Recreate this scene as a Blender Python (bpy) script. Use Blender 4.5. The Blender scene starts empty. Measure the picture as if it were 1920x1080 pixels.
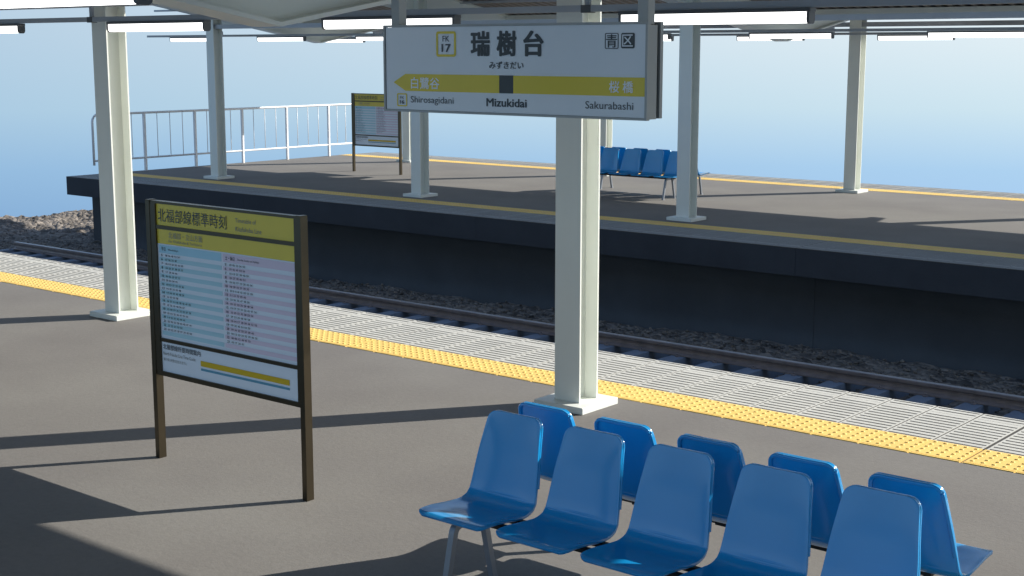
import bpy, math, random
from mathutils import Vector, Matrix, noise
R = math.radians
random.seed(7)
scene = bpy.context.scene

# ------------------------------------------------------------------ camera
YAW, PITCH, CAMH = 2.26053, 0.16676, 2.2403
cam = bpy.data.cameras.new("camera")
cam.sensor_width = 36.0
cam.lens = 2663.6 / 1920 * 36
cam.clip_start = 0.05
cam.clip_end = 500
camo = bpy.data.objects.new("camera", cam)
scene.collection.objects.link(camo)
camo.location = (0, 0, CAMH)
camo.rotation_euler = (math.pi / 2 - PITCH, 0, YAW - math.pi / 2)
scene.camera = camo

# ------------------------------------------------------------------ sky, sun, exposure
SUN_AZ, SUN_EL = R(54.5), R(30)                 # azimuth counted from +X towards +Y
w = bpy.data.worlds.new("World"); scene.world = w; w.use_nodes = True
nt = w.node_tree; nt.nodes.clear()
out = nt.nodes.new("ShaderNodeOutputWorld")
bg = nt.nodes.new("ShaderNodeBackground")
sky = nt.nodes.new("ShaderNodeTexSky"); sky.sky_type = 'NISHITA'; sky.sun_disc = False
sky.sun_elevation = SUN_EL; sky.sun_rotation = R(90) - SUN_AZ
sky.air_density = 1.0; sky.dust_density = 0.6; sky.ozone_density = 1.5
SKYS = 0.13
mul = nt.nodes.new("ShaderNodeVectorMath"); mul.operation = 'SCALE'; mul.inputs['Scale'].default_value = SKYS
nt.links.new(sky.outputs[0], mul.inputs[0])
# below the horizon the open blue haze of the void under the elevated tracks
tc = nt.nodes.new("ShaderNodeTexCoord"); sep = nt.nodes.new("ShaderNodeSeparateXYZ")
nt.links.new(tc.outputs['Generated'], sep.inputs[0])
def wramp(stops):
    mr = nt.nodes.new("ShaderNodeMapRange"); mr.inputs['From Min'].default_value = -0.16; mr.inputs['From Max'].default_value = 0.08
    nt.links.new(sep.outputs['Z'], mr.inputs['Value'])
    r = nt.nodes.new("ShaderNodeValToRGB"); r.color_ramp.interpolation = 'LINEAR'
    for i, (z, c) in enumerate(stops):
        e = r.color_ramp.elements[i] if i < 2 else r.color_ramp.elements.new(0.5)
        e.position = (z + 0.16) / 0.24; e.color = (*c, 1)
    nt.links.new(mr.outputs[0], r.inputs[0]); return r
rl = wramp([(-0.125, (0.223, 0.402, 0.658)), (0.03, (0.49, 0.64, 0.78)), (-0.08, (0.300, 0.500, 0.735)), (-0.04, (0.410, 0.60, 0.765))])
rr = wramp([(-0.125, (0.370, 0.575, 0.875)), (0.03, (0.83, 0.91, 0.945)), (-0.08, (0.425, 0.65, 0.885)), (-0.04, (0.625, 0.795, 0.885))])
# side to side: brighter towards the sun
dv = nt.nodes.new("ShaderNodeVectorMath"); dv.operation = 'DOT_PRODUCT'
nt.links.new(tc.outputs['Generated'], dv.inputs[0]); dv.inputs[1].default_value = (math.cos(YAW - math.pi / 2), math.sin(YAW - math.pi / 2), 0)
mr2 = nt.nodes.new("ShaderNodeMapRange"); mr2.inputs['From Min'].default_value = -0.36; mr2.inputs['From Max'].default_value = 0.36
nt.links.new(dv.outputs['Value'], mr2.inputs['Value'])
mx = nt.nodes.new("ShaderNodeMix"); mx.data_type = 'RGBA'
nt.links.new(mr2.outputs[0], mx.inputs['Factor']); nt.links.new(rl.outputs[0], mx.inputs['A']); nt.links.new(rr.outputs[0], mx.inputs['B'])
mr3 = nt.nodes.new("ShaderNodeMapRange"); mr3.inputs['From Min'].default_value = 0.05; mr3.inputs['From Max'].default_value = 0.25
nt.links.new(sep.outputs['Z'], mr3.inputs['Value'])
# deep below: darker
mr4 = nt.nodes.new("ShaderNodeMapRange"); mr4.inputs['From Min'].default_value = -0.55; mr4.inputs['From Max'].default_value = -0.14
mr4.inputs['To Min'].default_value = 0.22
nt.links.new(sep.outputs['Z'], mr4.inputs['Value'])
dk = nt.nodes.new("ShaderNodeVectorMath"); dk.operation = 'SCALE'
nt.links.new(mx.outputs['Result'], dk.inputs[0]); nt.links.new(mr4.outputs[0], dk.inputs['Scale'])
HAZE = nt.nodes.new("ShaderNodeVectorMath"); HAZE.operation = 'SCALE'; HAZE.inputs['Scale'].default_value = 0.68
# the open sky away from the sun (behind the viewer) is dimmer
mr5 = nt.nodes.new("ShaderNodeMapRange"); mr5.inputs['From Min'].default_value = -0.5; mr5.inputs['From Max'].default_value = 0.45
mr5.inputs['To Min'].default_value = 0.80
nt.links.new(sep.outputs['Y'], mr5.inputs['Value'])
dk2 = nt.nodes.new("ShaderNodeVectorMath"); dk2.operation = 'SCALE'
nt.links.new(dk.outputs[0], dk2.inputs[0]); nt.links.new(mr5.outputs[0], dk2.inputs['Scale'])
nt.links.new(dk2.outputs[0], HAZE.inputs[0])
mx2 = nt.nodes.new("ShaderNodeMix"); mx2.data_type = 'RGBA'
nt.links.new(mr3.outputs[0], mx2.inputs['Factor']); nt.links.new(HAZE.outputs[0], mx2.inputs['A']); nt.links.new(mul.outputs[0], mx2.inputs['B'])
nt.links.new(mx2.outputs['Result'], bg.inputs[0]); bg.inputs[1].default_value = 1.0
nt.links.new(bg.outputs[0], out.inputs[0])

sl = bpy.data.lights.new("sun", 'SUN'); sl.energy = 4.7; sl.angle = R(0.4); sl.color = (1.0, 0.955, 0.87)
so = bpy.data.objects.new("sun", sl); scene.collection.objects.link(so)
sd = Vector((math.cos(SUN_EL) * math.cos(SUN_AZ), math.cos(SUN_EL) * math.sin(SUN_AZ), math.sin(SUN_EL)))
so.rotation_euler = sd.to_track_quat('Z', 'Y').to_euler(); so.location = (5, 8, 12)
vs = scene.view_settings
scene.display_settings.display_device = 'sRGB'
vs.view_transform = 'Standard'; vs.look = 'None'; vs.gamma = 1; vs.use_curve_mapping = False
vs.exposure = 0.55

# ------------------------------------------------------------------ materials
def mat(name, col, rough=0.6, metal=0.0, emit=None, spec=None, coat=0.0, var=0.0, vscale=6.0, bump=0.0, bscale=60.0, col2=None, detail=6.0, stretch=None, bdist=0.01):
    m = bpy.data.materials.new(name); m.use_nodes = True
    t = m.node_tree; b = t.nodes['Principled BSDF']
    b.inputs['Base Color'].default_value = (*col, 1); b.inputs['Roughness'].default_value = rough; b.inputs['Metallic'].default_value = metal
    if spec is not None: b.inputs['Specular IOR Level'].default_value = spec
    if coat: b.inputs['Coat Weight'].default_value = coat; b.inputs['Coat Roughness'].default_value = 0.12
    if emit:
        b.inputs['Emission Color'].default_value = (*emit[0], 1); b.inputs['Emission Strength'].default_value = emit[1]
    co = t.nodes.new("ShaderNodeTexCoord"); mp = t.nodes.new("ShaderNodeMapping")
    if stretch: mp.inputs['Scale'].default_value = stretch
    t.links.new(co.outputs['Object'], mp.inputs[0])
    if var or col2:
        n = t.nodes.new("ShaderNodeTexNoise"); n.inputs['Scale'].default_value = vscale; n.inputs['Detail'].default_value = detail
        n.inputs['Roughness'].default_value = 0.6
        t.links.new(mp.outputs[0], n.inputs['Vector'])
        r = t.nodes.new("ShaderNodeValToRGB"); r.color_ramp.elements[0].position = 0.3; r.color_ramp.elements[1].position = 0.7
        c1 = tuple(c * (1 - var) for c in col); c2 = col2 if col2 else tuple(min(1, c * (1 + var)) for c in col)
        r.color_ramp.elements[0].color = (*c1, 1); r.color_ramp.elements[1].color = (*c2, 1)
        t.links.new(n.outputs[0], r.inputs[0]); t.links.new(r.outputs[0], b.inputs['Base Color'])
        rr_ = t.nodes.new("ShaderNodeMapRange"); rr_.inputs['To Min'].default_value = rough * 0.85; rr_.inputs['To Max'].default_value = min(1, rough * 1.15)
        t.links.new(n.outputs[0], rr_.inputs['Value']); t.links.new(rr_.outputs[0], b.inputs['Roughness'])
    if bump:
        n = t.nodes.new("ShaderNodeTexNoise"); n.inputs['Scale'].default_value = bscale; n.inputs['Detail'].default_value = 4
        t.links.new(mp.outputs[0], n.inputs['Vector'])
        bp = t.nodes.new("ShaderNodeBump"); bp.inputs['Strength'].default_value = bump; bp.inputs['Distance'].default_value = bdist
        t.links.new(n.outputs[0], bp.inputs['Height']); t.links.new(bp.outputs[0], b.inputs['Normal'])
    return m

M = {}
M['paint'] = mat('pale_steel_paint', (0.775, 0.80, 0.745), 0.38, var=0.02, vscale=3, bump=0.05, bscale=40)
M['blue'] = mat('blue_seat_plastic', (0.008, 0.285, 0.64), 0.2, coat=0.5, var=0.03, vscale=4, bump=0.03, bscale=14)
M['white'] = mat('white_fence_paint', (0.84, 0.84, 0.85), 0.35, var=0.03)
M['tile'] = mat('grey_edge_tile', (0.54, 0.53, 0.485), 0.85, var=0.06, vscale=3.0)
M['tilefar'] = mat('far_edge_tile', (0.36, 0.36, 0.345), 0.85, var=0.10, vscale=2.0)  # darker grey version of the edge tile, used along the far platform
M['tilegap'] = mat('groove_dirt', (0.055, 0.052, 0.047), 0.95, var=0.2)
M['yellow'] = mat('yellow_tactile', (0.88, 0.60, 0.165), 0.6, var=0.06, vscale=5, bump=0.1, bscale=120)
M['gapbrown'] = mat('tactile_gap', (0.20, 0.12, 0.045), 0.9, var=0.15)
M['seatmetal'] = mat('grey_leg_metal', (0.24, 0.26, 0.29), 0.38, metal=0.3, var=0.06)
M['black'] = mat('black_bar', (0.015, 0.014, 0.013), 0.5, var=0.1)
M['bronze'] = mat('board_frame_metal', (0.100, 0.082, 0.055), 0.3, metal=0.9, var=0.05)
M['signframe'] = mat('sign_frame_metal', (0.36, 0.36, 0.345), 0.38, metal=0.3, var=0.04)
M['panelwhite'] = mat('sign_white', (0.84, 0.86, 0.88), 0.22, var=0.012)
M['signyellow'] = mat('sign_yellow', (0.84, 0.64, 0.05), 0.25, var=0.02)
M['boardyellow'] = mat('board_yellow', (0.74, 0.58, 0.07), 0.3, var=0.02)
M['ink'] = mat('dark_ink', (0.045, 0.055, 0.06), 0.35, var=0.02)
M['inkgrey'] = mat('grey_ink', (0.24, 0.24, 0.22), 0.4, var=0.02)
M['bandwhite'] = mat('white_ink', (0.97, 0.97, 0.97), 0.3, var=0.02)
M['ttblue'] = mat('timetable_blue', (0.42, 0.65, 0.72), 0.4, var=0.02)
M['ttbluehead'] = mat('timetable_blue_head', (0.38, 0.64, 0.76), 0.4, var=0.02)
M['ttpink'] = mat('timetable_pink', (0.69, 0.59, 0.69), 0.4, var=0.02)
M['ttpaper'] = mat('timetable_paper', (0.72, 0.78, 0.84), 0.35, var=0.015)
M['barblue'] = mat('guide_blue', (0.10, 0.30, 0.42), 0.4, var=0.02)
M['bargold'] = mat('guide_gold', (0.62, 0.42, 0.01), 0.35, var=0.02)
M['fixture'] = mat('fixture_housing', (0.10, 0.105, 0.11), 0.5, var=0.04)
M['tube'] = mat('lit_tube', (0.8, 0.8, 0.8), 0.3, emit=((1.0, 0.99, 0.97), 1.7))
M['rail'] = mat('galvanised_channel', (0.42, 0.44, 0.47), 0.4, var=0.05)
M['deck'] = mat('roof_deck_sheet', (0.20, 0.175, 0.155), 0.5, metal=0.2, var=0.08)
M['steelrail'] = mat('rusty_rail', (0.25, 0.205, 0.19), 0.45, var=0.2, vscale=9)
M['railtop'] = mat('rail_head', (0.42, 0.40, 0.40), 0.4, metal=0.3, var=0.1)
M['sleeper'] = mat('concrete_sleeper', (0.17, 0.205, 0.26), 0.75, var=0.10, vscale=7, bump=0.3)
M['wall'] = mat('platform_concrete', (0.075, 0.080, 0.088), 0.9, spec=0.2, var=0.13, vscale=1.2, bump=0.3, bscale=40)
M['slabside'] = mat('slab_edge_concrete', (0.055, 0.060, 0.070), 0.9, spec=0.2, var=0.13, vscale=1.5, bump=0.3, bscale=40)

# asphalt: fine grain, broad worn patches, little scuffs
def asphalt():
    m = bpy.data.materials.new("asphalt"); m.use_nodes = True
    t = m.node_tree; b = t.nodes['Principled BSDF']; L = t.links.new
    co = t.nodes.new("ShaderNodeTexCoord")
    def nz(s, d, ro=0.55):
        n = t.nodes.new("ShaderNodeTexNoise"); n.inputs['Scale'].default_value = s; n.inputs['Detail'].default_value = d; n.inputs['Roughness'].default_value = ro
        L(co.outputs['Object'], n.inputs['Vector']); return n
    big = nz(0.8, 3); fine = nz(160, 3); mid = nz(28, 4)
    r = t.nodes.new("ShaderNodeValToRGB"); r.color_ramp.elements[0].position = 0.3; r.color_ramp.elements[1].position = 0.7
    r.color_ramp.elements[0].color = (0.172, 0.160, 0.149, 1); r.color_ramp.elements[1].color = (0.213, 0.202, 0.184, 1)
    L(big.outputs[0], r.inputs[0])
    mr = t.nodes.new("ShaderNodeMapRange"); mr.inputs['From Min'].default_value = 0.3; mr.inputs['From Max'].default_value = 0.7
    mr.inputs['To Min'].default_value = 0.92; mr.inputs['To Max'].default_value = 1.08; L(fine.outputs[0], mr.inputs['Value'])
    mm = t.nodes.new("ShaderNodeMapRange"); mm.inputs['From Min'].default_value = 0.35; mm.inputs['From Max'].default_value = 0.72
    mm.inputs['To Min'].default_value = 1.03; mm.inputs['To Max'].default_value = 0.93; L(mid.outputs[0], mm.inputs['Value'])
    k = t.nodes.new("ShaderNodeMath"); k.operation = 'MULTIPLY'; L(mr.outputs[0], k.inputs[0]); L(mm.outputs[0], k.inputs[1])
    s = t.nodes.new("ShaderNodeVectorMath"); s.operation = 'SCALE'; L(r.outputs[0], s.inputs[0]); L(k.outputs[0], s.inputs['Scale'])
    L(s.outputs[0], b.inputs['Base Color']); b.inputs['Roughness'].default_value = 0.82; b.inputs['Specular IOR Level'].default_value = 0.35
    v = t.nodes.new("ShaderNodeTexNoise"); v.inputs['Scale'].default_value = 45; v.inputs['Detail'].default_value = 5; v.inputs['Roughness'].default_value = 0.7
    L(co.outputs['Object'], v.inputs['Vector'])
    bp = t.nodes.new("ShaderNodeBump"); bp.inputs['Strength'].default_value = 0.28; bp.inputs['Distance'].default_value = 0.008
    L(v.outputs[0], bp.inputs['Height']); L(bp.outputs[0], b.inputs['Normal'])
    return m
M['asphalt'] = asphalt()

def ballastmat():
    m = bpy.data.materials.new("ballast_stone"); m.use_nodes = True
    t = m.node_tree; b = t.nodes['Principled BSDF']; L = t.links.new
    co = t.nodes.new("ShaderNodeTexCoord")
    vo = t.nodes.new("ShaderNodeTexVoronoi"); vo.inputs['Scale'].default_value = 11; L(co.outputs['Object'], vo.inputs['Vector'])
    n = t.nodes.new("ShaderNodeTexNoise"); n.inputs['Scale'].default_value = 2.2; n.inputs['Detail'].default_value = 6; L(co.outputs['Object'], n.inputs['Vector'])
    r = t.nodes.new("ShaderNodeValToRGB"); r.color_ramp.elements[0].color = (0.03, 0.029, 0.028, 1); r.color_ramp.elements[1].color = (0.34, 0.295, 0.25, 1)
    r.color_ramp.elements[0].position = 0.05; r.color_ramp.elements[1].position = 0.95
    bw = t.nodes.new("ShaderNodeSeparateColor"); L(vo.outputs['Color'], bw.inputs[0])
    ad = t.nodes.new("ShaderNodeMath"); ad.operation = 'MULTIPLY_ADD'; L(bw.outputs[0], ad.inputs[0]); ad.inputs[1].default_value = 0.55
    sb = t.nodes.new("ShaderNodeMath"); sb.operation = 'MULTIPLY'; L(n.outputs[0], sb.inputs[0]); sb.inputs[1].default_value = 0.55; L(sb.outputs[0], ad.inputs[2])
    L(ad.outputs[0], r.inputs[0]); L(r.outputs[0], b.inputs['Base Color']); b.inputs['Roughness'].default_value = 0.95; b.inputs['Specular IOR Level'].default_value = 0.2
    bp = t.nodes.new("ShaderNodeBump"); bp.inputs['Strength'].default_value = 1.0; bp.inputs['Distance'].default_value = 0.05; bp.invert = True
    L(vo.outputs['Distance'], bp.inputs['Height']); L(bp.outputs[0], b.inputs['Normal'])
    return m
M['ballast'] = ballastmat()

# ------------------------------------------------------------------ mesh collector
class MB:
    def __init__(s): s.v = []; s.f = []; s.mi = []; s.sm = []
    def add(s, vs_, fs, mi=0, smooth=False):
        o = len(s.v); s.v += [tuple(v) for v in vs_]
        for f in fs: s.f.append(tuple(i + o for i in f)); s.mi.append(mi); s.sm.append(smooth)
        return s
    def box(s, x0, x1, y0, y1, z0, z1, mi=0, bev=0.0):
        if bev:
            # chamfer on the four long (vertical in section) edges of every axis: an octagonal-corner box
            b = bev; vs_ = []
            for (z, k) in ((z0, 1), (z0 + b, 0), (z1 - b, 0), (z1, 1)):
                i = b if k else 0
                X0, X1, Y0, Y1 = x0 + i, x1 - i, y0 + i, y1 - i; c = b * (0.3 if k else 1.0) if k else b
                c = 0.0005 if k else b
                vs_ += [(X0 + c, Y0, z), (X1 - c, Y0, z), (X1, Y0 + c, z), (X1, Y1 - c, z), (X1 - c, Y1, z), (X0 + c, Y1, z), (X0, Y1 - c, z), (X0, Y0 + c, z)]
            fs = [tuple(range(7, -1, -1)), tuple(range(24, 32))]
            for k in range(3):
                for i in range(8):
                    j = (i + 1) % 8; fs.append((k * 8 + i, k * 8 + j, k * 8 + 8 + j, k * 8 + 8 + i))
            return s.add(vs_, fs, mi)
        return s.add([(x0, y0, z0), (x1, y0, z0), (x1, y1, z0), (x0, y1, z0), (x0, y0, z1), (x1, y0, z1), (x1, y1, z1), (x0, y1, z1)],
                     [(0, 3, 2, 1), (4, 5, 6, 7), (0, 1, 5, 4), (1, 2, 6, 5), (2, 3, 7, 6), (3, 0, 4, 7)], mi)
    def prism(s, poly, axis, a0, a1, mi=0, smooth=False):
        """poly: 2D loop; axis 'x' -> poly is (y,z), 'y' -> (x,z), 'z' -> (x,y)"""
        def P(p, a):
            return {'x': (a, p[0], p[1]), 'y': (p[0], a, p[1]), 'z': (p[0], p[1], a)}[axis]
        n = len(poly); area = sum(poly[i][0] * poly[(i + 1) % n][1] - poly[(i + 1) % n][0] * poly[i][1] for i in range(n))
        flip = (area < 0) != (axis == 'y')
        vs_ = [P(p, a0) for p in poly] + [P(p, a1) for p in poly]
        caps = [tuple(range(n - 1, -1, -1)), tuple(range(n, 2 * n))]
        sides = [(i, (i + 1) % n, n + (i + 1) % n, n + i) for i in range(n)]
        if flip: caps = [tuple(reversed(f)) for f in caps]; sides = [tuple(reversed(f)) for f in sides]
        o = len(s.v); s.add(vs_, caps, mi); 
        for f in sides: s.f.append(tuple(i + o for i in f)); s.mi.append(mi); s.sm.append(smooth)
        return s
    def tube(s, pts, r, n=8, mi=0):
        pts = [Vector(p) for p in pts]; rings = []
        for i, p in enumerate(pts):
            t = (pts[min(i + 1, len(pts) - 1)] - pts[max(i - 1, 0)]).normalized()
            a = Vector((0, 0, 1)) if abs(t.z) < 0.8 else Vector((1, 0, 0))
            u = t.cross(a).normalized(); v = t.cross(u)
            rings.append([p + u * (r * math.cos(2 * math.pi * k / n)) + v * (r * math.sin(2 * math.pi * k / n)) for k in range(n)])
        vs_ = [q for ring in rings for q in ring]
        fs = []
        for i in range(len(pts) - 1):
            for k in range(n): fs.append((i * n + k, i * n + n + k, i * n + n + (k + 1) % n, i * n + (k + 1) % n))
        o = len(s.v); s.add(vs_, fs, mi, True)
        s.f.append(tuple(o + k for k in range(n))); s.mi.append(mi); s.sm.append(False)
        s.f.append(tuple(o + (len(pts) - 1) * n + k for k in range(n - 1, -1, -1))); s.mi.append(mi); s.sm.append(False)
        return s
    def build(s, name, mats, parent=None):
        me = bpy.data.meshes.new(name); me.from_pydata(s.v, [], s.f)
        for m in (mats if isinstance(mats, (list, tuple)) else [mats]): me.materials.append(m)
        me.polygons.foreach_set('material_index', s.mi); me.polygons.foreach_set('use_smooth', s.sm)
        me.update()
        o = bpy.data.objects.new(name, me); scene.collection.objects.link(o)
        if parent is not None: o.parent = parent
        return o

def tag(o, label=None, cat=None, group=None, kind=None):
    if label: o['label'] = label
    if cat: o['category'] = cat
    if group: o['group'] = group
    if kind: o['kind'] = kind
    return o
def empty(name, loc, label, cat, group=None):
    o = bpy.data.objects.new(name, None); scene.collection.objects.link(o); o.location = loc; o.empty_display_size = 0.2
    return tag(o, label, cat, group)
def copy_tree(o, parent=None):
    c = o.copy(); scene.collection.objects.link(c)
    if parent is not None: c.parent = parent
    for ch in [q for q in list(o.children)]: copy_tree(ch, c)
    return c
def dup(o, loc, label, group=None):
    c = copy_tree(o); c.location = loc; c['label'] = label
    if group: c['group'] = group
    return c

# lettering: a flat text mesh fitted into a box on the plane y = y0, read from -Y
_tc = {}
def text_geo(s, bold):
    key = (s, bold)
    if key not in _tc:
        c = bpy.data.curves.new("t", "FONT"); c.body = s; c.size = 1; c.resolution_u = 3; c.offset = bold
        o = bpy.data.objects.new("t", c); scene.collection.objects.link(o)
        dg = bpy.context.evaluated_depsgraph_get(); dg.update()
        m = bpy.data.meshes.new_from_object(o.evaluated_get(dg))
        _tc[key] = ([tuple(v.co) for v in m.vertices], [tuple(p.vertices) for p in m.polygons])
        bpy.data.objects.remove(o); bpy.data.meshes.remove(m); bpy.data.curves.remove(c)
    return _tc[key]
def put_text(mb, s, x0, x1, z0, z1, y0, bold=0.0, mi=0):
    v, f = text_geo(s, 0.0)
    xa, xb = min(p[0] for p in v), max(p[0] for p in v); ya, yb = min(p[1] for p in v), max(p[1] for p in v)
    kx, kz = (x1 - x0) / (xb - xa), (z1 - z0) / (yb - ya)
    bx, bz = bold * abs(kx), bold * abs(kz) * 0.7
    kx, kz = (x1 - x0 - 2 * bx) / (xb - xa), (z1 - z0 - 2 * bz) / (yb - ya)
    offs = [(0, 0)] if not bold else [(0, 0), (-1, 0), (1, 0), (0, -1), (0, 1), (-.8, -.8), (.8, .8), (-.8, .8), (.8, -.8)]
    for k, (ox, oz) in enumerate(offs):
        mb.add([(x0 + bx + (p[0] - xa) * kx + ox * bx, y0 - k * 0.00006, z0 + bz + (p[1] - ya) * kz + oz * bz) for p in v], f, mi)
def rbox(x0, x1, z0, z1, r, n=5):
    p = []
    for cx, cz, a in ((x1 - r, z0 + r, -90), (x1 - r, z1 - r, 0), (x0 + r, z1 - r, 90), (x0 + r, z0 + r, 180)):
        for k in range(n + 1):
            t = R(a + 90 * k / n); p.append((cx + r * math.cos(t), cz + r * math.sin(t)))
    return p
def ring(mb, outer, inner, y0, y1, mi=0):
    n = len(outer); v = [(p[0], y0, p[1]) for p in outer] + [(p[0], y0, p[1]) for p in inner] + [(p[0], y1, p[1]) for p in outer] + [(p[0], y1, p[1]) for p in inner]
    f = []
    for i in range(n):
        j = (i + 1) % n
        f += [(i, j, n + j, n + i), (2 * n + i, 3 * n + i, 3 * n + j, 2 * n + j), (i, 2 * n + i, 2 * n + j, j), (n + i, n + j, 3 * n + j, 3 * n + i)]
    mb.add(v, f, mi)

# ------------------------------------------------------------------ layout numbers (metres)
MOD = 4.834; TW = MOD / 16; X0 = -22.234; NM = 6; X1 = X0 + MOD * NM
W_Y, W_G = 0.342, 0.785          # yellow strip, grey strip
C_NEAR, C_FAR, HALF = 4.600, 18.363, 3.900

# ------------------------------------------------------------------ platforms
def platform(cy, front_only):
    e0, e1 = cy - HALF, cy + HALF; strip = W_Y + W_G
    s = MB()
    # asphalt top
    s.add([(X0, e0 + strip, 0), (X1, e0 + strip, 0), (X1, e1 - strip, 0), (X0, e1 - strip, 0)], [(0, 1, 2, 3)])
    tag(s.build('platform_floor', M['asphalt']), kind='structure')
    # slab (sides, ends) under the paving
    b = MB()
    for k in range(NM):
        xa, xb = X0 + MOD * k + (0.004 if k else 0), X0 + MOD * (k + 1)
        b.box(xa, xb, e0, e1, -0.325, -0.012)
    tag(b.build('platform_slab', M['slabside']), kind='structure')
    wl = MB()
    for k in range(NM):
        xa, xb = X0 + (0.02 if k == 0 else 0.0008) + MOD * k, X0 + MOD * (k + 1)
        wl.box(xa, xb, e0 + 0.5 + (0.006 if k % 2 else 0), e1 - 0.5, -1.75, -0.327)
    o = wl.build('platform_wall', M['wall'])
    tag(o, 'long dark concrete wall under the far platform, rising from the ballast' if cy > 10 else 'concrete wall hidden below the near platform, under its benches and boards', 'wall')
    # edge paving
    for side in (-1, 1):
        ye = e1 if side > 0 else e0          # outer edge
        def Y(d): return ye - side * d       # d inward from the edge
        fine = (cy < 10 and side > 0)
        g = MB(); yy = MB()
        # grey ribbed tiles: dark bed + raised ribs
        a, c = sorted((Y(0.0), Y(W_G)))
        g.box(X0, X1, a, c, -0.012, -0.0022, 1)
        nr = 13; gw = 0.0205 if cy < 10 else 0.026; g0 = 0.020; pitch = (W_G - 0.012 - g0 - gw) / (nr - 1)
        for k in range(16 * NM):
            xa = X0 + TW * k + (0.016 if k % 16 == 0 and k else 0.0058); xb = X0 + TW * (k + 1) - 0.0058
            gv = [(g0 + pitch * i + (0.005 if i == 2 else 0), g0 + pitch * i + (0.0105 if i == 2 else gw)) for i in range(nr)]
            rows = [(0.0, g0)] + [(gv[i][1], gv[i + 1][0]) for i in range(nr - 1)] + [(gv[-1][1], W_G - 0.001)]
            # end bars
            for (p, q) in ((xa, xa + 0.0105), (xb - 0.0105, xb)):
                y0_, y1_ = sorted((Y(0.001), Y(W_G - 0.001)))
                g.add([(p, y0_, 0), (q, y0_, 0), (q, y1_, 0), (p, y1_, 0), (p, y0_, -.0022), (q, y0_, -.0022), (q, y1_, -.0022), (p, y1_, -.0022)],
                      [(0, 1, 2, 3), (0, 4, 5, 1), (1, 5, 6, 2), (2, 6, 7, 3), (3, 7, 4, 0)])
            for (d0, d1) in rows:
                if d1 - d0 < 1e-4: continue
                y0_, y1_ = sorted((Y(max(d0, 0.001)), Y(d1)))
                p, q = xa + 0.0105, xb - 0.0105
                g.add([(p, y0_, 0), (q, y0_, 0), (q, y1_, 0), (p, y1_, 0), (p, y0_, -.0022), (q, y0_, -.0022), (q, y1_, -.0022), (p, y1_, -.0022)],
                      [(0, 1, 2, 3), (0, 4, 5, 1), (2, 6, 7, 3)])
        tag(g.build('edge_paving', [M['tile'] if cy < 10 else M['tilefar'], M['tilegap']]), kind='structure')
        # yellow tactile tiles
        a, c = sorted((Y(W_G), Y(W_G + W_Y)))
        yy.box(X0, X1, a + 0.0005, c - 0.0005, -0.012, -0.004, 1)
        n = 8 if fine else 5
        for k in range(16 * NM):
            xa = X0 + TW * k + (0.014 if k % 16 == 0 and k else 0.0026); xb = X0 + TW * (k + 1) - 0.0026
            y0_, y1_ = sorted((Y(W_G + 0.001), Y(W_G + W_Y - 0.034)))
            yy.box(xa, xb, y0_, y1_, -0.0038, 0.002)
            y0_, y1_ = sorted((Y(W_G + W_Y - 0.024), Y(W_G + W_Y - 0.010)))
            yy.box(xa + 0.003, xb - 0.003, y0_, y1_, -0.0038, 0.003)
            y0_, y1_ = sorted((Y(W_G + W_Y - 0.034), Y(W_G + W_Y - 0.001)))
            for (p_, q_) in ((xa, xa + 0.0028), (xb - 0.0028, xb)): yy.box(p_, q_, y0_, y1_, -0.0038, 0.002)
            for i in range(5):
                for j in range(5):
                    cx = xa + TW * (i + 0.5) / 5; cyy = Y(W_G + 0.030 + j * 0.060)
                    for rr, zz in (() if False else ((0.0125, 0.0021),)):
                        v = []
                        for q in range(n):
                            t = 2 * math.pi * q / n; v.append((cx + 0.0125 * math.cos(t), cyy + 0.0125 * math.sin(t), 0.0021))
                        for q in range(n):
                            t = 2 * math.pi * q / n; v.append((cx + 0.0085 * math.cos(t), cyy + 0.0085 * math.sin(t), 0.0074))
                        yy.add(v, [(q, (q + 1) % n, n + (q + 1) % n, n + q) for q in range(n)], 0, True)
                        yy.add(v[n:], [tuple(range(n))], 0)
        tag(yy.build('tactile_paving', [M['yellow'], M['gapbrown']]), kind='structure')
platform(C_NEAR, False)
platform(C_FAR, False)

# ------------------------------------------------------------------ track bed
YT = (C_NEAR + HALF + C_FAR - HALF) / 2
def bed_h(x, y):
    d = abs(y - YT)
    z = -0.965
    if d > 1.15: z -= min(d - 1.15, 1.75) * 0.125
    if d > 2.9: z -= min(d - 2.9, 1.4) * 0.06
    n1 = noise.noise(Vector((x * 0.55, y * 0.55, 1.7))) * 0.06
    n2 = noise.noise(Vector((x * 2.1, y * 2.1, 4.1))) * 0.05
    n3 = abs(noise.noise(Vector((x * 6.5, y * 6.5, 9.1)))) * 0.075
    k = 0.35 if d < 1.1 else 1.0
    if x < -21.0: z += 0.10 * noise.noise(Vector((x * 1.3, y * 1.3, 6.6))) * min(1, (-21.0 - x) / 1.5)
    if x < -21.5: k *= 1 + min(1, (-21.5 - x) / 1.5) * 0.5
    z += (n1 + n2) * k * 0.8 + n3 * k
    return z
g = MB(); sx = 0.085; sy = 0.085
xa, xb, ya, yb = -26.8, X1, YT - 3.1, YT + 3.1 + 5
nx = int((xb - xa) / sx)
ny = int((yb - ya) / sy)
idx = {}
for j in range(ny + 1):
    y = ya + (yb - ya) * j / ny
    for i in range(nx + 1):
        x = xa + (xb - xa) * i / nx
        if y > YT + 3.15 and x > -21.9: continue
        if i == 0: x += 0.12 * noise.noise(Vector((y * 1.1, 0, 3)))
        idx[i, j] = len(g.v); g.v.append((x, y, bed_h(x, y)))
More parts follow.
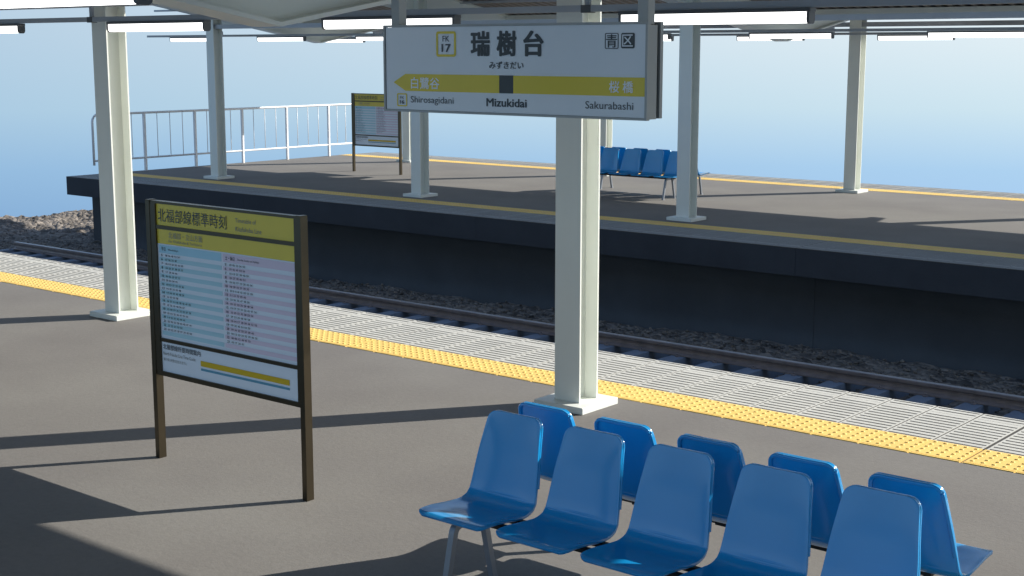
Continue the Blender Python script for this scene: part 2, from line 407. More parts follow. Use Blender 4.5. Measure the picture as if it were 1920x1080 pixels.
for (i, j) in list(idx):
    q = [(i, j), (i + 1, j), (i + 1, j + 1), (i, j + 1)]
    if all(t in idx for t in q): g.f.append(tuple(idx[t] for t in q)); g.mi.append(0); g.sm.append(True)
# skirt down along the left end
for j in range(ny):
    if (0, j) in idx and (0, j + 1) in idx:
        a_, b_ = g.v[idx[0, j]], g.v[idx[0, j + 1]]
        g.add([a_, b_, (b_[0] - 0.1, b_[1], -2.2), (a_[0] - 0.1, a_[1], -2.2)], [(0, 1, 2, 3)])
tag(g.build('ballast_bed', M['ballast']), kind='structure')
# loose ballast stones scattered over the bed
st = MB()
rs = random.Random(3)
ico = [(0, 0, -1), (.72, -.53, -.45), (-.28, -.85, -.45), (-.89, 0, -.45), (-.28, .85, -.45), (.72, .53, -.45), (.28, -.85, .45), (-.72, -.53, .45), (-.72, .53, .45), (.28, .85, .45), (.89, 0, .45), (0, 0, 1)]
icf = [(0, 1, 2), (1, 0, 5), (0, 2, 3), (0, 3, 4), (0, 4, 5), (1, 5, 10), (2, 1, 6), (3, 2, 7), (4, 3, 8), (5, 4, 9), (1, 10, 6), (2, 6, 7), (3, 7, 8), (4, 8, 9), (5, 9, 10), (6, 10, 11), (7, 6, 11), (8, 7, 11), (9, 8, 11), (10, 9, 11)]
for k in range(8200):
    if k < 5200: x = rs.uniform(-17.5, -2); y = rs.uniform(YT + (0.62 if k % 3 else -0.4), YT + 3.05)
    else: x = rs.uniform(-26.6, -17.5); y = rs.uniform(YT + 0.62, YT + (3.05 if x > -22 else 7))
    s_ = rs.uniform(0.012, 0.03) * (0.7 if x < -17.5 else 1); z = bed_h(x, y) + s_ * 0.2
    a = rs.uniform(0, 6.28); ca, sa = math.cos(a), math.sin(a); fz = rs.uniform(0.5, 0.9); fx = rs.uniform(0.7, 1.3)
    vv = []
    for (p, q, r_) in ico:
        p2 = p * fx * rs.uniform(.8, 1.15); q2 = q * rs.uniform(.8, 1.15)
        vv.append((x + s_ * (ca * p2 - sa * q2), y + s_ * (sa * p2 + ca * q2), z + s_ * r_ * fz))
    st.add(vv, icf)
tag(st.build('ballast_stones', M['ballast']), 'loose grey ballast stones over the track bed', 'ballast stones', kind='stuff')

# sleepers
XS = -5.921; PS = 0.440
first = None
sl_n = 0
ks = range(-32, 27)
for k in ks:
    x = XS + PS * k
    if first is None:
        root = empty('sleeper', (x, YT, 0), '', 'sleeper', 'concrete sleepers under the rails')
        b = MB()
        prof = [(-0.094, -1.03), (0.094, -1.03), (0.084, -0.840), (-0.084, -0.840)]
        b.prism(prof, 'y', -0.98, 0.98)
        b.build('sleeper_body', M['sleeper'], root)
        for side in (-1, 1):
            for off in (-0.082, 0.082):
                cl = MB()
                cl.box(-0.024, 0.024, side * 0.548 + off - 0.018, side * 0.548 + off + 0.018, -0.8395, -0.829, bev=0.004)
                cl.tube([(0, side * 0.548 + off, -0.820), (0, side * 0.548 + off, -0.808)], 0.011, 6)
                cl.build('rail_clip', M['steelrail'], root)
        first = root; o = root
    else:
        o = copy_tree(first); o.location = (x, YT, 0)
    o['label'] = 'pale concrete sleeper lying in the ballast under the two rails'
# rails
def rail(y, label):
    root = empty('rail', (0, y, 0), label, 'rail')
    zt, z0 = -0.727, -0.838; H = zt - z0
    p = []
    half = [(0.062, 0), (0.062, 0.010), (0.016, 0.028), (0.009, 0.045), (0.009, 0.066), (0.033, 0.080), (0.034, H - 0.006), (0.029, H - 0.0012)]
    p = [(a, z0 + b) for a, b in half] + [(-a, z0 + b) for a, b in reversed(half)]
    b = MB(); b.prism(p, 'x', -19.97, X1 - 0.3, 0); b.build('rail_body', M['steelrail'], root)
    t = MB(); t.box(-19.968, X1 - 0.3, -0.028, 0.028, zt - 0.0008, zt + 0.001); t.build('running_surface', M['railtop'], root)
rail(YT + 0.548, 'brown rail in full view next to the dark far platform wall')
rail(YT - 0.548, 'rusty rail tucked below the near platform edge, farther from the dark wall')

# ------------------------------------------------------------------ steel canopies
PXS = [-19.820, -14.986, -10.152, -5.318, -0.484, 4.350]
E_R = 3.67
def zdeck(d): return 2.717 + 0.17 * abs(d)
def canopy(cy, label):
    root = empty('platform_canopy', (0, cy, 0), label, 'canopy')
    xa, xb = -22.25, 6.7
    # corrugated deck, ribs run down the slope
    for side in (-1, 1):
        d = MB(); p = 0.16; x = xa; prof = []
        while x < xb - p:
            prof += [(x, 0), (x + 0.055, 0), (x + 0.08, 0.045), (x + 0.135, 0.045)]; x += p
        prof.append((x, 0))
        n = len(prof); vs_ = []
        for (dd, o_) in ((0.0, 0), (E_R, 0)):
            vs_ += [(q[0], side * dd, zdeck(dd) + q[1]) for q in prof]
        vs_ += [(q[0], side * 0.0, zdeck(0) + q[1] + 0.006) for q in prof] + [(q[0], side * E_R, zdeck(E_R) + q[1] + 0.006) for q in prof]
        fs = []
        for i in range(n - 1):
            fs.append((i, i + 1, n + i + 1, n + i)); fs.append((2 * n + i, 3 * n + i, 3 * n + i + 1, 2 * n + i + 1))
            fs.append((n + i, n + i + 1, 3 * n + i + 1, 3 * n + i))
        d.add(vs_, fs); d.build('roof_deck', M['deck'], root)
        # edge trim
        t = MB(); t.box(xa, xb, *sorted((side * E_R, side * (E_R + 0.03))), zdeck(E_R) - 0.005, zdeck(E_R) + 0.10); t.build('edge_trim', M['paint'], root)
        # end trim following the slope
        for xe in (xa - 0.03, xb):
            t = MB(); t.prism([(0, zdeck(0)), (side * E_R, zdeck(E_R)), (side * E_R, zdeck(E_R) + 0.09), (0, zdeck(0) + 0.09)], 'x', xe, xe + 0.03)
            t.build('end_trim', M['paint'], root)
        # purlins under the deck
        for dd in (1.45, 3.2):
            t = MB(); t.box(xa - (0.5 if dd < 2 else 0.0), xb, *sorted((side * (dd - 0.03), side * (dd + 0.03))), zdeck(dd) - 0.03, zdeck(dd) - 0.006 + 0.01)
            t.build('purlin', M['rail'], root)
        # long beam over the pillar row
        t = MB(); y = side * 2.417
        t.box(xa, xb, y - 0.05, y + 0.05, 2.580, 2.592); t.box(xa, xb, y - 0.006, y + 0.006, 2.592, 2.638); t.box(xa, xb, y - 0.05, y + 0.05, 2.638, 2.650)
        t.box(xa, xb, y - 0.049, y - 0.044, 2.592, 2.638)
        t.build('row_beam', M['rail'], root)
    # valley gutter
    t = MB(); t.prism([(-0.36, 2.70), (0.36, 2.70), (0.36, 2.775), (-0.36, 2.775)], 'x', xa, xb); t.build('gutter', M['paint'], root)
    # V beams at the pillar lines
    for px in PXS:
        for side in (-1, 1):
            t = MB()
            def zb(dd): return 2.345 + 0.17 * dd
            D0, D1 = 0.0, E_R - 0.02
            # bottom flange, web, top flange
            t.prism([(0, zb(0)), (side * D1, zb(D1)), (side * D1, zb(D1) + 0.022), (0, zb(0) + 0.022)], 'x', px - 0.105, px + 0.105)
            t.prism([(0, zb(0) + 0.022), (side * D1, zb(D1) + 0.022), (side * D1, zdeck(D1) - 0.02), (0, zdeck(0) - 0.02)], 'x', px - 0.006, px + 0.006)
            t.prism([(0, zdeck(0) - 0.02), (side * D1, zdeck(D1) - 0.02), (side * D1, zdeck(D1) - 0.002), (0, zdeck(0) - 0.002)], 'x', px - 0.08, px + 0.08)
            for dd in (2.417 - 0.1, 2.417 + 0.1):
                y0_, y1_ = sorted((side * dd, side * (dd + 0.012)))
                t.box(px - 0.1, px + 0.1, y0_, y1_, zb(dd) + 0.0245, zdeck(dd) - 0.021)
            t.build('roof_beam', M['paint'], root)
    return root
canopy(C_NEAR, 'V shaped pale steel canopy right above the station name sign')
canopy(C_FAR, 'pale steel canopy with brown ribbed deck over the far platform')

# pillars
def zbeam(d): return 2.345 + 0.17 * d
def make_pillar():
    root = empty('pillar', (0, 0, 0), '', 'pillar', 'steel H section pillars carrying the canopies')
    ztop = zbeam(2.417) - 0.02
    b = MB()
    b.box(-0.098, 0.098, -0.098, -0.085, 0.044, ztop); b.box(-0.098, 0.098, 0.085, 0.098, 0.044, ztop)
    b.box(-0.006, 0.006, -0.085, 0.085, 0.044, ztop)
    b.build('column', M['paint'], root)
    p = MB(); p.box(-0.192, 0.192, -0.191, 0.191, 0.0, 0.0435, bev=0.003)
    p.build('base_plate', M['paint'], root)
    c = MB(); c.box(-0.13, 0.13, -0.13, 0.13, ztop - 0.0 , ztop + 0.018); c.build('cap_plate', M['paint'], root)
    return root
ord_ = {}
plist = []
for cy, side in ((C_NEAR, 1), (C_NEAR, -1), (C_FAR, -1), (C_FAR, 1)):
    for px in PXS: plist.append((px, cy + side * 2.417 + (0.046 if (cy == C_NEAR and side > 0) else -0.0), cy, side))
lab = {
    (-10.152, C_NEAR, 1): 'pale H section pillar just left of the large near timetable board',
    (-5.318, C_NEAR, 1): 'pale H section pillar under the name sign, its base beside the near bench',
    (-19.82, C_FAR, -1): 'pale pillar of the far platform in front of the white end railing',
    (-14.986, C_FAR, -1): 'pale far platform pillar just right of the distant timetable board',
    (-10.152, C_FAR, -1): 'pale far platform pillar hiding the right end of the distant bench',
    (-10.152, C_FAR, 1): 'pale pillar standing alone against the sky, rightmost in the photo',
    (-14.986, C_FAR, 1): 'pale far platform pillar rising behind the distant bench',
    (-19.82, C_FAR, 1): 'pale far platform pillar mostly hidden behind the distant timetable board',
}
pp = None
for (px, y, cy, side) in plist:
    if (cy == C_NEAR and side < 0 and px < -6): continue
    if cy == C_NEAR and px < -16: continue
    if (cy == C_FAR and px > 0): continue
    key = (px, cy, side)
    WN = {-14.986: 'fourth', -10.152: 'third', -5.318: 'second', -0.484: 'first', 4.35: 'nearest to the right end'}
    l = lab.get(key) or ('pale pillar of the %s platform %s row, outside the photo, %s from the right' % ('near' if cy == C_NEAR else 'far', 'track side' if (side > 0) == (cy == C_NEAR) else 'outer', WN.get(px, 'last')))
    if pp is None: pp = make_pillar(); o = pp
    else: o = copy_tree(pp)
    o.location = (px + (0.022 if cy == C_NEAR and side > 0 else 0), y, 0); o['label'] = l

# ------------------------------------------------------------------ lighting channels and fixtures
def channel(y, xa, label):
    root = empty('lighting_channel', (0, y, 0), label, 'lighting channel')
    b = MB(); b.box(xa, 6.6, -0.022, 0.022, 2.449, 2.486); b.build('channel_bar', M['rail'], root)
    for px in PXS:
        near = y < 10
        xx = px + (0.38 if near else -0.35)
        h_ = MB(); h_.box(xx, xx + 0.03, -0.012, 0.012, 2.4865, (2.717 + 0.17 * 2.0 - 0.005) if near else 2.545)
        h_.build('hanger', M['rail'], root)
        if near:
            h_ = MB(); h_.box(xx - 0.02, xx + 0.05, -0.0235, 0.0235, 2.4435, 2.4875); h_.build('joint_sleeve', M['fixture'], root)
        else:
            h_ = MB(); sg = -1 if y < C_FAR else 1
            h_.box(xx, xx + 0.03, *sorted((-0.012, sg * 0.46)), 2.5455, 2.575); h_.build('bracket_arm', M['rail'], root)
    return root
CH = [(C_NEAR + 2.05, 'grey channel of tube lights passing in front of the two near pillars'),
      (C_NEAR - 2.03, 'grey channel above the top edge, holding the large nearest tube light'),
      (C_FAR - 1.973, 'grey channel of tube lights along the front half of the far platform'),
      (C_FAR + 1.80, 'grey channel of tube lights along the back half of the far platform')]
for y, l in CH: channel(y, -22.3, l)
def make_light():
    root = empty('tube_light', (0, 0, 0), '', 'tube light', 'tube lights under the canopies')
    hl = 0.575
    b = MB(); b.box(-hl - 0.02, hl + 0.02, -0.031, 0.031, 2.428, 2.4475); b.build('housing', M['fixture'], root)
    t = MB(); prof = [(-0.029, 2.4275), (-0.029, 2.388), (-0.024, 2.376), (-0.014, 2.370), (0.014, 2.370), (0.024, 2.376), (0.029, 2.388), (0.029, 2.4275)]
    t.prism(prof, 'x', -hl, hl, 0, True); t.build('diffuser', M['tube'], root)
    pr2 = [(-0.032, 2.4275), (-0.032, 2.387), (-0.026, 2.373), (-0.015, 2.3665), (0.015, 2.3665), (0.026, 2.373), (0.032, 2.387), (0.032, 2.4275)]
    for s_ in (-1, 1):
        c = MB(); c.prism(pr2, 'x', *sorted((s_ * (hl + 0.0005), s_ * (hl + 0.016)))); c.build('end_cap', M['fixture'], root)
    return root
lp = None
seen = {0: {-8.93: 'lit tube light crossing in front of the leftmost near pillar', -6.513: 'lit tube light behind the left hanging post of the name sign',
            -4.096: 'lit tube light behind the right hanging post of the name sign', -11.347: 'lit tube light cut off by the left edge of the photo'},
        1: {-4.096: 'largest lit tube light, in the top left corner of the photo'}}
for ci, (y, l) in enumerate(CH):
    for i in range(12):
        x = -21.015 + 2.417 * i
        if ci < 2 and x < -14 : continue
        if ci == 1 and x < -7: continue
        if ci > 1 and x > -5: continue
        if ci <= 1 and x > -3: continue
        if lp is None: lp = make_light(); o = lp
        else: o = copy_tree(lp)
        o.location = (x, y, 0)
        best = None
        for kx, lb in seen.get(ci, {}).items():
            if abs(kx - x) < 0.5: best = lb
        OW = ['leftmost', 'second', 'third', 'fourth', 'fifth', 'sixth', 'seventh', 'eighth', 'ninth']
        if best is None:
            if ci == 2: best = '%s lit tube light of the front row over the far platform' % (OW[i] if i == 0 else OW[i] + ' from left,')
            elif ci == 3: best = '%s lit tube light of the back row over the far platform' % (OW[i] if i == 0 else OW[i] + ' from left,')
            else: best = 'lit tube light of the near platform beyond the frame, %s of channel %s' % (OW[i % 9], 'one' if ci == 0 else 'two')
        o['label'] = best

# ------------------------------------------------------------------ station name sign
def station_sign(x0, label):
    W, z0, z1 = 1.405, 1.968, 2.343
    root = empty('station_sign', (x0, 0, 0), label, 'station sign')
    yf = 4.553
    # panel body and frame
    p = MB(); p.box(0.012, W - 0.012, yf + 0.001, yf + 0.010, z0 + 0.010, z1 - 0.010); p.build('front_panel', M['panelwhite'], root)
    fr = MB(); t = 0.009
    fr.box(0, W, yf - 0.004, yf + 0.016, z0, z0 + t); fr.box(0, W, yf - 0.004, yf + 0.016, z1 - t, z1)
    fr.box(0, t + 0.001, yf - 0.004, yf + 0.016, z0 + t, z1 - t); fr.box(W - t - 0.001, W, yf - 0.004, yf + 0.016, z0 + t, z1 - t)
    fr.build('front_frame', M['signframe'], root)
    c = MB(); c.box(0.006, W - 0.004, yf + 0.0165, yf + 0.068, z0 + 0.004, z1 - 0.012); c.build('core', M['signframe'], root)
    r = MB(); r.box(0.02, W - 0.012, yf + 0.0685, yf + 0.083, z0 + 0.012, z1 - 0.02, 1); r.box(0, W, yf + 0.0835, yf + 0.103, z0 + 0.006, z1 + 0.0); r.build('rear_panel', [M['signframe'], M['black']], root)
    for xx in (0.035, W - 0.06):
        q = MB(); q.box(xx, xx + 0.048, yf + 0.012, yf + 0.062, z1 - 0.0115, 2.70, bev=0.003); q.build('hanging_post', M['signframe'], root)
    def X(v): return v + 4.490                      # measured x -> sign x
    y_ = yf - 0.0012; y2 = yf - 0.0026
    L = []
    def text(s, xa, xb, za, zb, m='ink', bold=0.0, y=None, name='lettering'):
        mb = MB(); put_text(mb, s, X(xa), X(xb), za, zb, y if y else y_, bold); mb.build(name, M[m], root)
    # line band: arrow + gold
    b = MB(); b.prism([(X(-4.432), 2.0955), (X(-4.36), 2.059), (X(-3.824), 2.059), (X(-3.824), 2.1325), (X(-4.36), 2.1325)], 'y', y_, y_ + 0.001)
    b.box(X(-3.748), X(-3.0965), y_, y_ + 0.001, 2.0595, 2.132); b.build('line_band', M['signyellow'], root)
    b = MB(); b.box(X(-3.8235), X(-3.7485), y_, y_ + 0.001, 2.059, 2.1325); b.build('station_marker', M['ink'], root)
    for (a0, a1, h0, h1, th, rr, t1, t2, b1, b2) in ((-4.176, -4.063, 2.207, 2.314, 0.0105, 0.012, (2.271, 2.295), (2.227, 2.261), (-4.139, -4.100), (-4.145, -4.093)),
                                                   (-4.412, -4.352, 1.991, 2.048, 0.0055, 0.006, (2.0235, 2.035), (2.002, 2.0185), (-4.394, -4.370), (-4.396, -4.368))):
        b = MB(); ring(b, rbox(X(a0), X(a1), h0, h1, rr), rbox(X(a0) + th, X(a1) - th, h0 + th, h1 - th, rr * 0.35), y_, y_ + 0.001); b.build('station_number_frame', M['signyellow'], root)
        big = a0 > -4.3
        text('FK', b1[0], b1[1], t1[0], t1[1], bold=0.0)
        text('17' if big else '16', b2[0], b2[1], t2[0], t2[1], bold=0.022)
    for ch, xa, xb in (('瑞', -3.980, -3.874), ('樹', -3.838, -3.731), ('台', -3.696, -3.590)):
        text(ch, xa, xb, 2.210, 2.314, bold=0.036)
    text('みずきだい', -3.878, -3.694, 2.159, 2.189, bold=0.02)
    text('白鷺谷', -4.325, -4.157, 2.069, 2.119, 'bandwhite', 0.014, y2)
    text('桜', -3.264, -3.215, 2.072, 2.118, 'bandwhite', 0.014, y2)
    text('橋', -3.199, -3.150, 2.072, 2.118, 'bandwhite', 0.014, y2)
    text('Shirosagidani', -4.329, -4.078, 2.000, 2.0375)
    text('Mizukidai', -3.894, -3.677, 2.003, 2.0375, bold=0.022)
    text('Sakurabashi', -3.379, -3.149, 2.0075, 2.037)
    b = MB(); ring(b, rbox(X(-3.287), X(-3.223), 2.240, 2.301, 0.007), rbox(X(-3.287) + 0.003, X(-3.223) - 0.003, 2.243, 2.298, 0.004), y_, y_ + 0.001); b.build('ward_badge', M['ink'], root)
    text('青', -3.281, -3.229, 2.245, 2.296, bold=0.014)
    b = MB(); b.prism(rbox(X(-3.210), X(-3.147), 2.242, 2.301, 0.007), 'y', y_, y_ + 0.001); b.build('ward_badge', M['ink'], root)
    text('区', -3.204, -3.154, 2.249, 2.295, 'panelwhite', 0.012, y2)
    return root
station_sign(-4.490, 'white hanging station name sign with yellow band reading Mizukidai')

# ------------------------------------------------------------------ timetable boards
def timetable(loc, label, group='timetable boards'):
    root = empty('timetable_board', loc, label, 'timetable board', group)
    # local frame: x from 0 (left outer) to 1.233, y=0 front face of posts
    W = 1.235; lw = 0.034; ld = 0.050; top = 1.441
    for xx in (0.0, W - lw):
        b = MB(); b.box(xx, xx + lw, 0, ld, 0, top, bev=0.002); b.build('leg', M['bronze'], root)
    xi0, xi1 = lw, W - lw
    fr = MB()
    bars = [(1.424, 1.438), (1.288, 1.308), (0.670, 0.689), (0.478, 0.503)]
    for z0, z1 in bars: fr.box(xi0, xi1, 0.006, 0.042, z0, z1)
    fr.box(xi0, xi0 + 0.045, 0.004, 0.044, 0.503, 1.424); fr.box(xi1 - 0.018, xi1, 0.004, 0.044, 0.503, 1.424)
    fr.build('board_frame', M['bronze'], root)
    bk = MB(); bk.box(xi0 + 0.046, xi1 - 0.019, 0.030, 0.038, 0.504, 1.423); bk.build('back_panel', M['bronze'], root)
    a, b_ = xi0 + 0.0455, xi1 - 0.0185
    yp = 0.014
    def sheet(name, x0, x1, z0, z1, m, dy=0.0):
        q = MB(); q.box(x0, x1, yp - dy, yp - dy + 0.002, z0, z1); return q.build(name, M[m], root)
    sheet('heading_panel', a, b_, 1.3085, 1.4235, 'boardyellow')
    sheet('direction_panel', a, b_, 1.2085, 1.2875, 'boardyellow')
    sheet('timetable_sheet', a, b_, 0.6895, 1.208, 'ttpaper')
    sheet('guide_panel', a, b_, 0.5035, 0.6695, 'ttpaper')
    def T(s, x0, x1, z0, z1, m='ink', bold=0.0, dy=0.003, name='lettering'):
        mb = MB(); put_text(mb, s, x0, x1, z0, z1, yp - dy, bold); mb.build(name, M[m], root)
    T('北福部線標準時刻', a + 0.015, a + 0.585, 1.328, 1.400)
    T('Timetable of', a + 0.655, a + 0.815, 1.371, 1.393, 'inkgrey'); T('Kitafukubu Line', a + 0.655, a + 0.855, 1.326, 1.350, 'inkgrey')
    T('北福部・立山方面', a + 0.10, a + 0.385, 1.243, 1.277, 'inkgrey'); T('For Kitafukubu & Tachiyama', a + 0.10, a + 0.38, 1.217, 1.235, 'inkgrey')
    # two columns of hours
    mid = a + (b_ - a) * 0.487
    for (x0, x1, mh, ms, head, sub, seed, sw) in ((a + 0.014, mid - 0.006, 'ttbluehead', 'ttblue', '平日', 'Weekdays', 1, 0.09), (mid + 0.008, b_ - 0.006, 'ttpink', 'ttpink', '土・休日', 'Saturday, Sunday and Holidays', 2, 0.17)):
        st_ = MB(); H0 = 1.2015; hh = 0.0435; rh = 0.0225
        st_.box(x0, x1, yp - 0.002, yp - 0.0005, H0 - hh, H0)
        st_.build('column_heading', M[mh], root)
        bands = MB()
        for i in range(1, 20, 2):
            z1 = H0 - hh - rh * i; bands.box(x0, x1, yp - 0.002, yp - 0.0005, z1 - rh, z1)
        bands.build('hour_bands', M[ms], root)
        T(head, x0 + 0.02, x0 + (0.055 if seed == 1 else 0.095), H0 - 0.032, H0 - 0.010, 'ink', 0.01)
        T(sub, x0 + (0.075 if seed == 1 else 0.115), x0 + (0.075 if seed == 1 else 0.115) + sw, H0 - 0.030, H0 - 0.016, 'ink')
        tx = MB(); rg = random.Random(seed)
        for i in range(19):
            z1 = H0 - hh - rh * i; hr = str(5 + i)
            put_text(tx, hr, x0 + 0.016, x0 + 0.016 + 0.012 * (1 + (len(hr) > 1) * 0.5), z1 - 0.0175, z1 - 0.005, yp - 0.0035, 0.012)
            n = rg.choice((4, 5, 6, 6, 7, 8)) if i not in (0,) else 5
            mins = sorted(rg.sample(range(0, 60), n))
            for j, mn in enumerate(mins):
                xx = x0 + 0.052 + j * 0.0265
                put_text(tx, '%02d' % mn, xx, xx + 0.0165, z1 - 0.0165, z1 - 0.006, yp - 0.0035, 0.004)
        tx.build('timetable_figures', M['ink'], root)
    T('北服部線所要時間案内', a + 0.014, a + 0.335, 0.628, 0.658, 'ink', 0.006)
    T('North Fukube Line Time Guide', a + 0.014, a + 0.29, 0.596, 0.615, 'inkgrey'); T('乗り換え時間は含まれません', a + 0.016, a + 0.215, 0.563, 0.581, 'inkgrey')
    sheet('guide_line', a + 0.335, b_ - 0.068, 0.577, 0.606, 'bargold', 0.0035)
    sheet('guide_line', a + 0.335, b_ - 0.068, 0.553, 0.565, 'barblue', 0.0035)
    return root
tb = timetable((-6.385, 4.628, 0), 'large timetable board with yellow headings in the left foreground of the near platform')
dup(tb, (-19.062, 18.455, 0), 'distant timetable board on the far platform, half hidden by the name sign')

# ------------------------------------------------------------------ benches
PITCH_S = 0.418
def seat_shell():
    """shell facing -Y, centred on x=0; y measured from bench centre line (negative = front)"""
    prof = [(-0.535, 0.343), (-0.520, 0.352), (-0.49, 0.353), (-0.42, 0.346), (-0.34, 0.336), (-0.27, 0.330), (-0.235, 0.333), (-0.205, 0.346), (-0.188, 0.366),
            (-0.178, 0.40), (-0.164, 0.46), (-0.148, 0.53), (-0.132, 0.60), (-0.117, 0.66), (-0.108, 0.695), (-0.105, 0.706)]
    # half width along the profile
    L = [0]
    for i in range(1, len(prof)): L.append(L[-1] + math.hypot(prof[i][0] - prof[i - 1][0], prof[i][1] - prof[i - 1][1]))
    tot = L[-1]
    def prof_at(s):
        for i in range(1, len(L)):
            if s <= L[i] + 1e-9:
                t = (s - L[i - 1]) / (L[i] - L[i - 1]); return Vector((prof[i - 1][0] + t * (prof[i][0] - prof[i - 1][0]), prof[i - 1][1] + t * (prof[i][1] - prof[i - 1][1])))
        return Vector(prof[-1])
    def hw(s):
        # pan front .182, crook .178, back top .145
        k = [(0, 0.181), (0.25, 0.186), (0.36, 0.182), (0.50, 0.168), (tot, 0.140)]
        for i in range(1, len(k)):
            if s <= k[i][0] + 1e-9:
                t = (s - k[i - 1][0]) / (k[i][0] - k[i - 1][0]); b = k[i - 1][1] + t * (k[i][1] - k[i - 1][1]); break
        rc = 0.038
        for e in (s, tot - s):
            if e < rc: b -= rc - math.sqrt(max(0, rc * rc - (rc - e) ** 2))
        return b
    ss = []
    rc = 0.038
    for k in range(7): ss.append(rc * (1 - math.cos(math.pi / 2 * k / 6)))
    n = 30
    ss += [rc + (tot - 2 * rc) * k / n for k in range(1, n)]
    SC = 0.372
    ss += [SC + q for q in (-0.008, -0.004, -0.002, 0, 0.002, 0.004, 0.008)]
    ss += [tot - q for q in reversed(ss[:7])]
    ss = sorted(set(ss))
    NU = 16; TH = 0.013
    top = []; bot = []
    for s in ss:
        p = prof_at(s); q0 = prof_at(max(0, s - 0.012)); q1 = prof_at(min(tot, s + 0.012)); t = (q1 - q0).normalized(); nn = Vector((-t.y, t.x))  # normal (y,z) upward/front
        b = max(0.002, hw(s)); rt, rb = [], []
        for u in range(NU + 1):
            f = -1 + 2 * u / NU
            ff = math.copysign(abs(f) ** 0.85, f)
            x = b * ff
            fade = min(1.0, (tot - s) / 0.16) * min(1.0, s / 0.10)
            cup = 0.007 * (abs(f) ** 3) * fade           # edges curl up / forward slightly
            mid = 0.006 * (1 - f * f) * fade
            crease = 0.0014 * math.exp(-((s - SC) / 0.003) ** 2) * max(0, 1 - abs(f) / 0.85)
            c = p + nn * (cup - mid + crease)
            rt.append(Vector((x, c.x, c.y))); 
            thick = TH
            c2 = c - nn * thick
            rb.append(Vector((x, c2.x, c2.y)))
        top.append(rt); bot.append(rb)
    m = MB(); NS = len(ss); vs_ = [v for r in top for v in r] + [v for r in bot for v in r]; N = NU + 1; off = NS * N
    fs = []
    for i in range(NS - 1):
        for u in range(NU):
            a = i * N + u; fs.append((a, a + 1, a + N + 1, a + N)); fs.append((off + a, off + a + N, off + a + N + 1, off + a + 1))
    for i in range(NS - 1):
        a = i * N; fs.append((a, a + N, off + a + N, off + a)); a = i * N + NU; fs.append((a, off + a, off + a + N, a + N))
    for u in range(NU):
        fs.append((u, off + u, off + u + 1, u + 1)); a = (NS - 1) * N + u; fs.append((a, a + 1, off + a + 1, off + a))
    m.add(vs_, fs, 0, True)
    # rolled rim on the reverse of the backrest
    edge = []
    i0 = next(i for i, s in enumerate(ss) if s > 0.40)
    for i in range(i0, NS): edge.append(bot[i][0])
    for u in range(1, NU): edge.append(bot[NS - 1][u])
    for i in range(NS - 1, i0 - 1, -1): edge.append(bot[i][NU])
    rimpts = []
    c = Vector((0, -0.14, 0.55))
    for e in edge:
        d = (Vector((c.x, e.y, c.z)) - e); d = d.normalized() if d.length > 1e-6 else Vector((0, 0, 0))
        rimpts.append(e + d * 0.006 + Vector((0, 0.0035, 0)))
    rp = [rimpts[0]]
    for q in rimpts[1:]:
        if (q - rp[-1]).length > 0.006: rp.append(q)
    m.tube(rp, 0.0085, 6)
    return m
SHELL = None
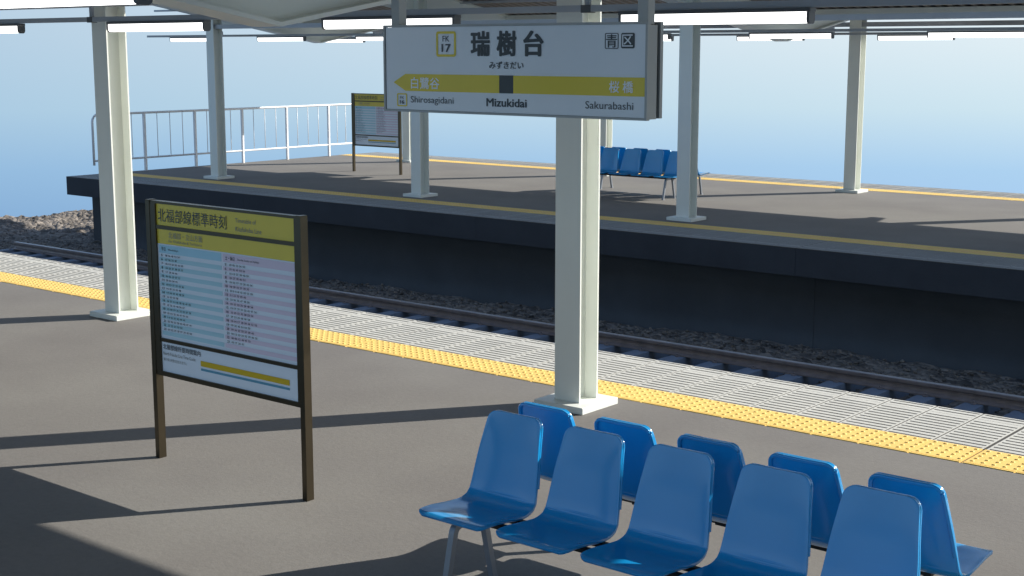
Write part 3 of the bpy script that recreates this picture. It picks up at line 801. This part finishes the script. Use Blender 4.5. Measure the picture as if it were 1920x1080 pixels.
def make_bench(loc, label):
    global SHELL
    root = empty('bench', loc, label, 'bench', 'back to back rows of blue seats')
    xs = [(-2 + i) * PITCH_S for i in range(5)]
    s = seat_shell().build('seat', M['blue'], root)
    mm = s.modifiers.new('b', 'BEVEL'); mm.width = 0.004; mm.segments = 2; mm.limit_method = 'ANGLE'; mm.angle_limit = R(50)
    s.location = (xs[0], 0, 0)
    for row in (0, 1):
        for i in range(5):
            if row == 0 and i == 0: continue
            c = s.copy(); scene.collection.objects.link(c); c.parent = root; c.location = (xs[i], 0, 0)
            if row: c.rotation_euler = (0, 0, math.pi)
    # bearer bars and brackets
    for sg in (-1, 1):
        for y in (0.272, 0.365):
            b = MB(); yy = sg * y; b.box(xs[0] - 0.032, xs[4] + 0.032, yy - 0.016, yy + 0.016, 0.296, 0.316, bev=0.003); b.build('bearer_bar', M['black'], root)
        # inverted U leg frames at the ends
        for x in (xs[0] - 0.02, xs[4] + 0.02):
            yc = sg * 0.382; L_ = []
            def P(y, z): return (y, z)
            outer = []; hw_t, hw_b, zt, r = 0.090, 0.158, 0.304, 0.035
            path = [(-hw_b, 0.0)]
            # up the left leg, round, across, round, down
            dl = Vector((hw_b - hw_t, zt)).normalized()
            for k in range(7):
                t = k / 6; a = (-hw_t - dl.x * r * (1 - t) + r * t * t, 0)
                p0 = Vector((-hw_t, zt)) - dl * r; p1 = Vector((-hw_t, zt)); p2 = Vector((-hw_t + r, zt))
                q = p0 * (1 - t) ** 2 + p1 * 2 * t * (1 - t) + p2 * t * t; path.append((q.x, q.y))
            path += [(-q[0], q[1]) for q in reversed(path)]
            wv = 0.014; lf = []
            pv = [Vector(q) for q in path]
            A, B = [], []
            for k, q in enumerate(pv):
                t = (pv[min(k + 1, len(pv) - 1)] - pv[max(k - 1, 0)]).normalized(); n_ = Vector((-t.y, t.x))
                if k in (0, len(pv) - 1): n_ = Vector((-1 if k == 0 else 1, 0))
                A.append(q + n_ * wv); B.append(q - n_ * wv)
            b = MB(); n = len(pv); hx = 0.014
            v = [(x - hx, yc + q.x, max(0, q.y)) for q in A] + [(x - hx, yc + q.x, max(0, q.y)) for q in B] + [(x + hx, yc + q.x, max(0, q.y)) for q in A] + [(x + hx, yc + q.x, max(0, q.y)) for q in B]
            f = []
            for k in range(n - 1):
                f += [(k, k + 1, n + k + 1, n + k), (2 * n + k, 3 * n + k, 3 * n + k + 1, 2 * n + k + 1), (k, 2 * n + k, 2 * n + k + 1, k + 1), (n + k, n + k + 1, 3 * n + k + 1, 3 * n + k)]
            f += [(0, n, 3 * n, 2 * n), (n - 1, 3 * n - 1, 4 * n - 1, 2 * n - 1)]
            b.add(v, f); b.build('leg_frame', M['seatmetal'], root)
            for fy in (-hw_b, hw_b):
                ft = MB(); ft.box(x - 0.024, x + 0.024, yc + fy - 0.024, yc + fy + 0.024, 0.0, 0.006, bev=0.001); ft.build('foot_plate', M['seatmetal'], root)
        for x in xs:
            b = MB(); b.box(x - 0.05, x + 0.05, *sorted((sg * 0.245, sg * 0.345)), 0.2955, 0.322); b.build('seat_bracket', M['black'], root)
    return root
bn = make_bench((-2.893, 4.645, 0), 'back to back row of blue plastic seats in the right foreground of the near platform')
dup(bn, (-12.647, 18.400, 0), 'distant back to back row of blue seats on the far platform, partly behind two pillars')

# ------------------------------------------------------------------ white railing at the platform end
def railing():
    root = empty('end_railing', (-22.13, 0, 0), 'white steel railing closing the left end of the far platform', 'railing')
    ys = [16.10 + 1.1635 * k for k in range(5)]
    ya, yb = 14.985, 21.74
    h1, h0, r = 1.075, 0.245, 0.13
    def corner(y, sg):
        pts = []
        for k in range(7):
            t = R(90 * k / 6); pts.append((0, y + sg * (r - r * math.cos(t)), h1 - r + r * math.sin(t)))
        return pts
    top = [(0, ya, 0.165)] + corner(ya, 1) + list(reversed(corner(yb, -1))) + [(0, yb, 0.165)]
    b = MB(); b.tube(top, 0.022, 10); b.build('top_rail', M['white'], root)
    b = MB(); b.tube([(0, ya, h0), (0, yb, h0)], 0.018, 8); b.build('bottom_rail', M['white'], root)
    for y in ys:
        b = MB(); b.box(-0.024, 0.024, y - 0.022, y + 0.022, 0.0, h1 - 0.01, bev=0.003); b.build('post', M['white'], root)
    bal = []
    for i in range(-1, 5):
        s0 = ya if i < 0 else ys[i]; s1 = ys[i + 1] if i < 4 else yb
        for k in (1, 2, 3): bal.append(s0 + (s1 - s0) * k / 4)
    for y in bal:
        b = MB(); b.tube([(0, y, h0), (0, y, h1)], 0.0075, 6); b.build('baluster', M['white'], root)
railing()
bpy.context.view_layer.update()
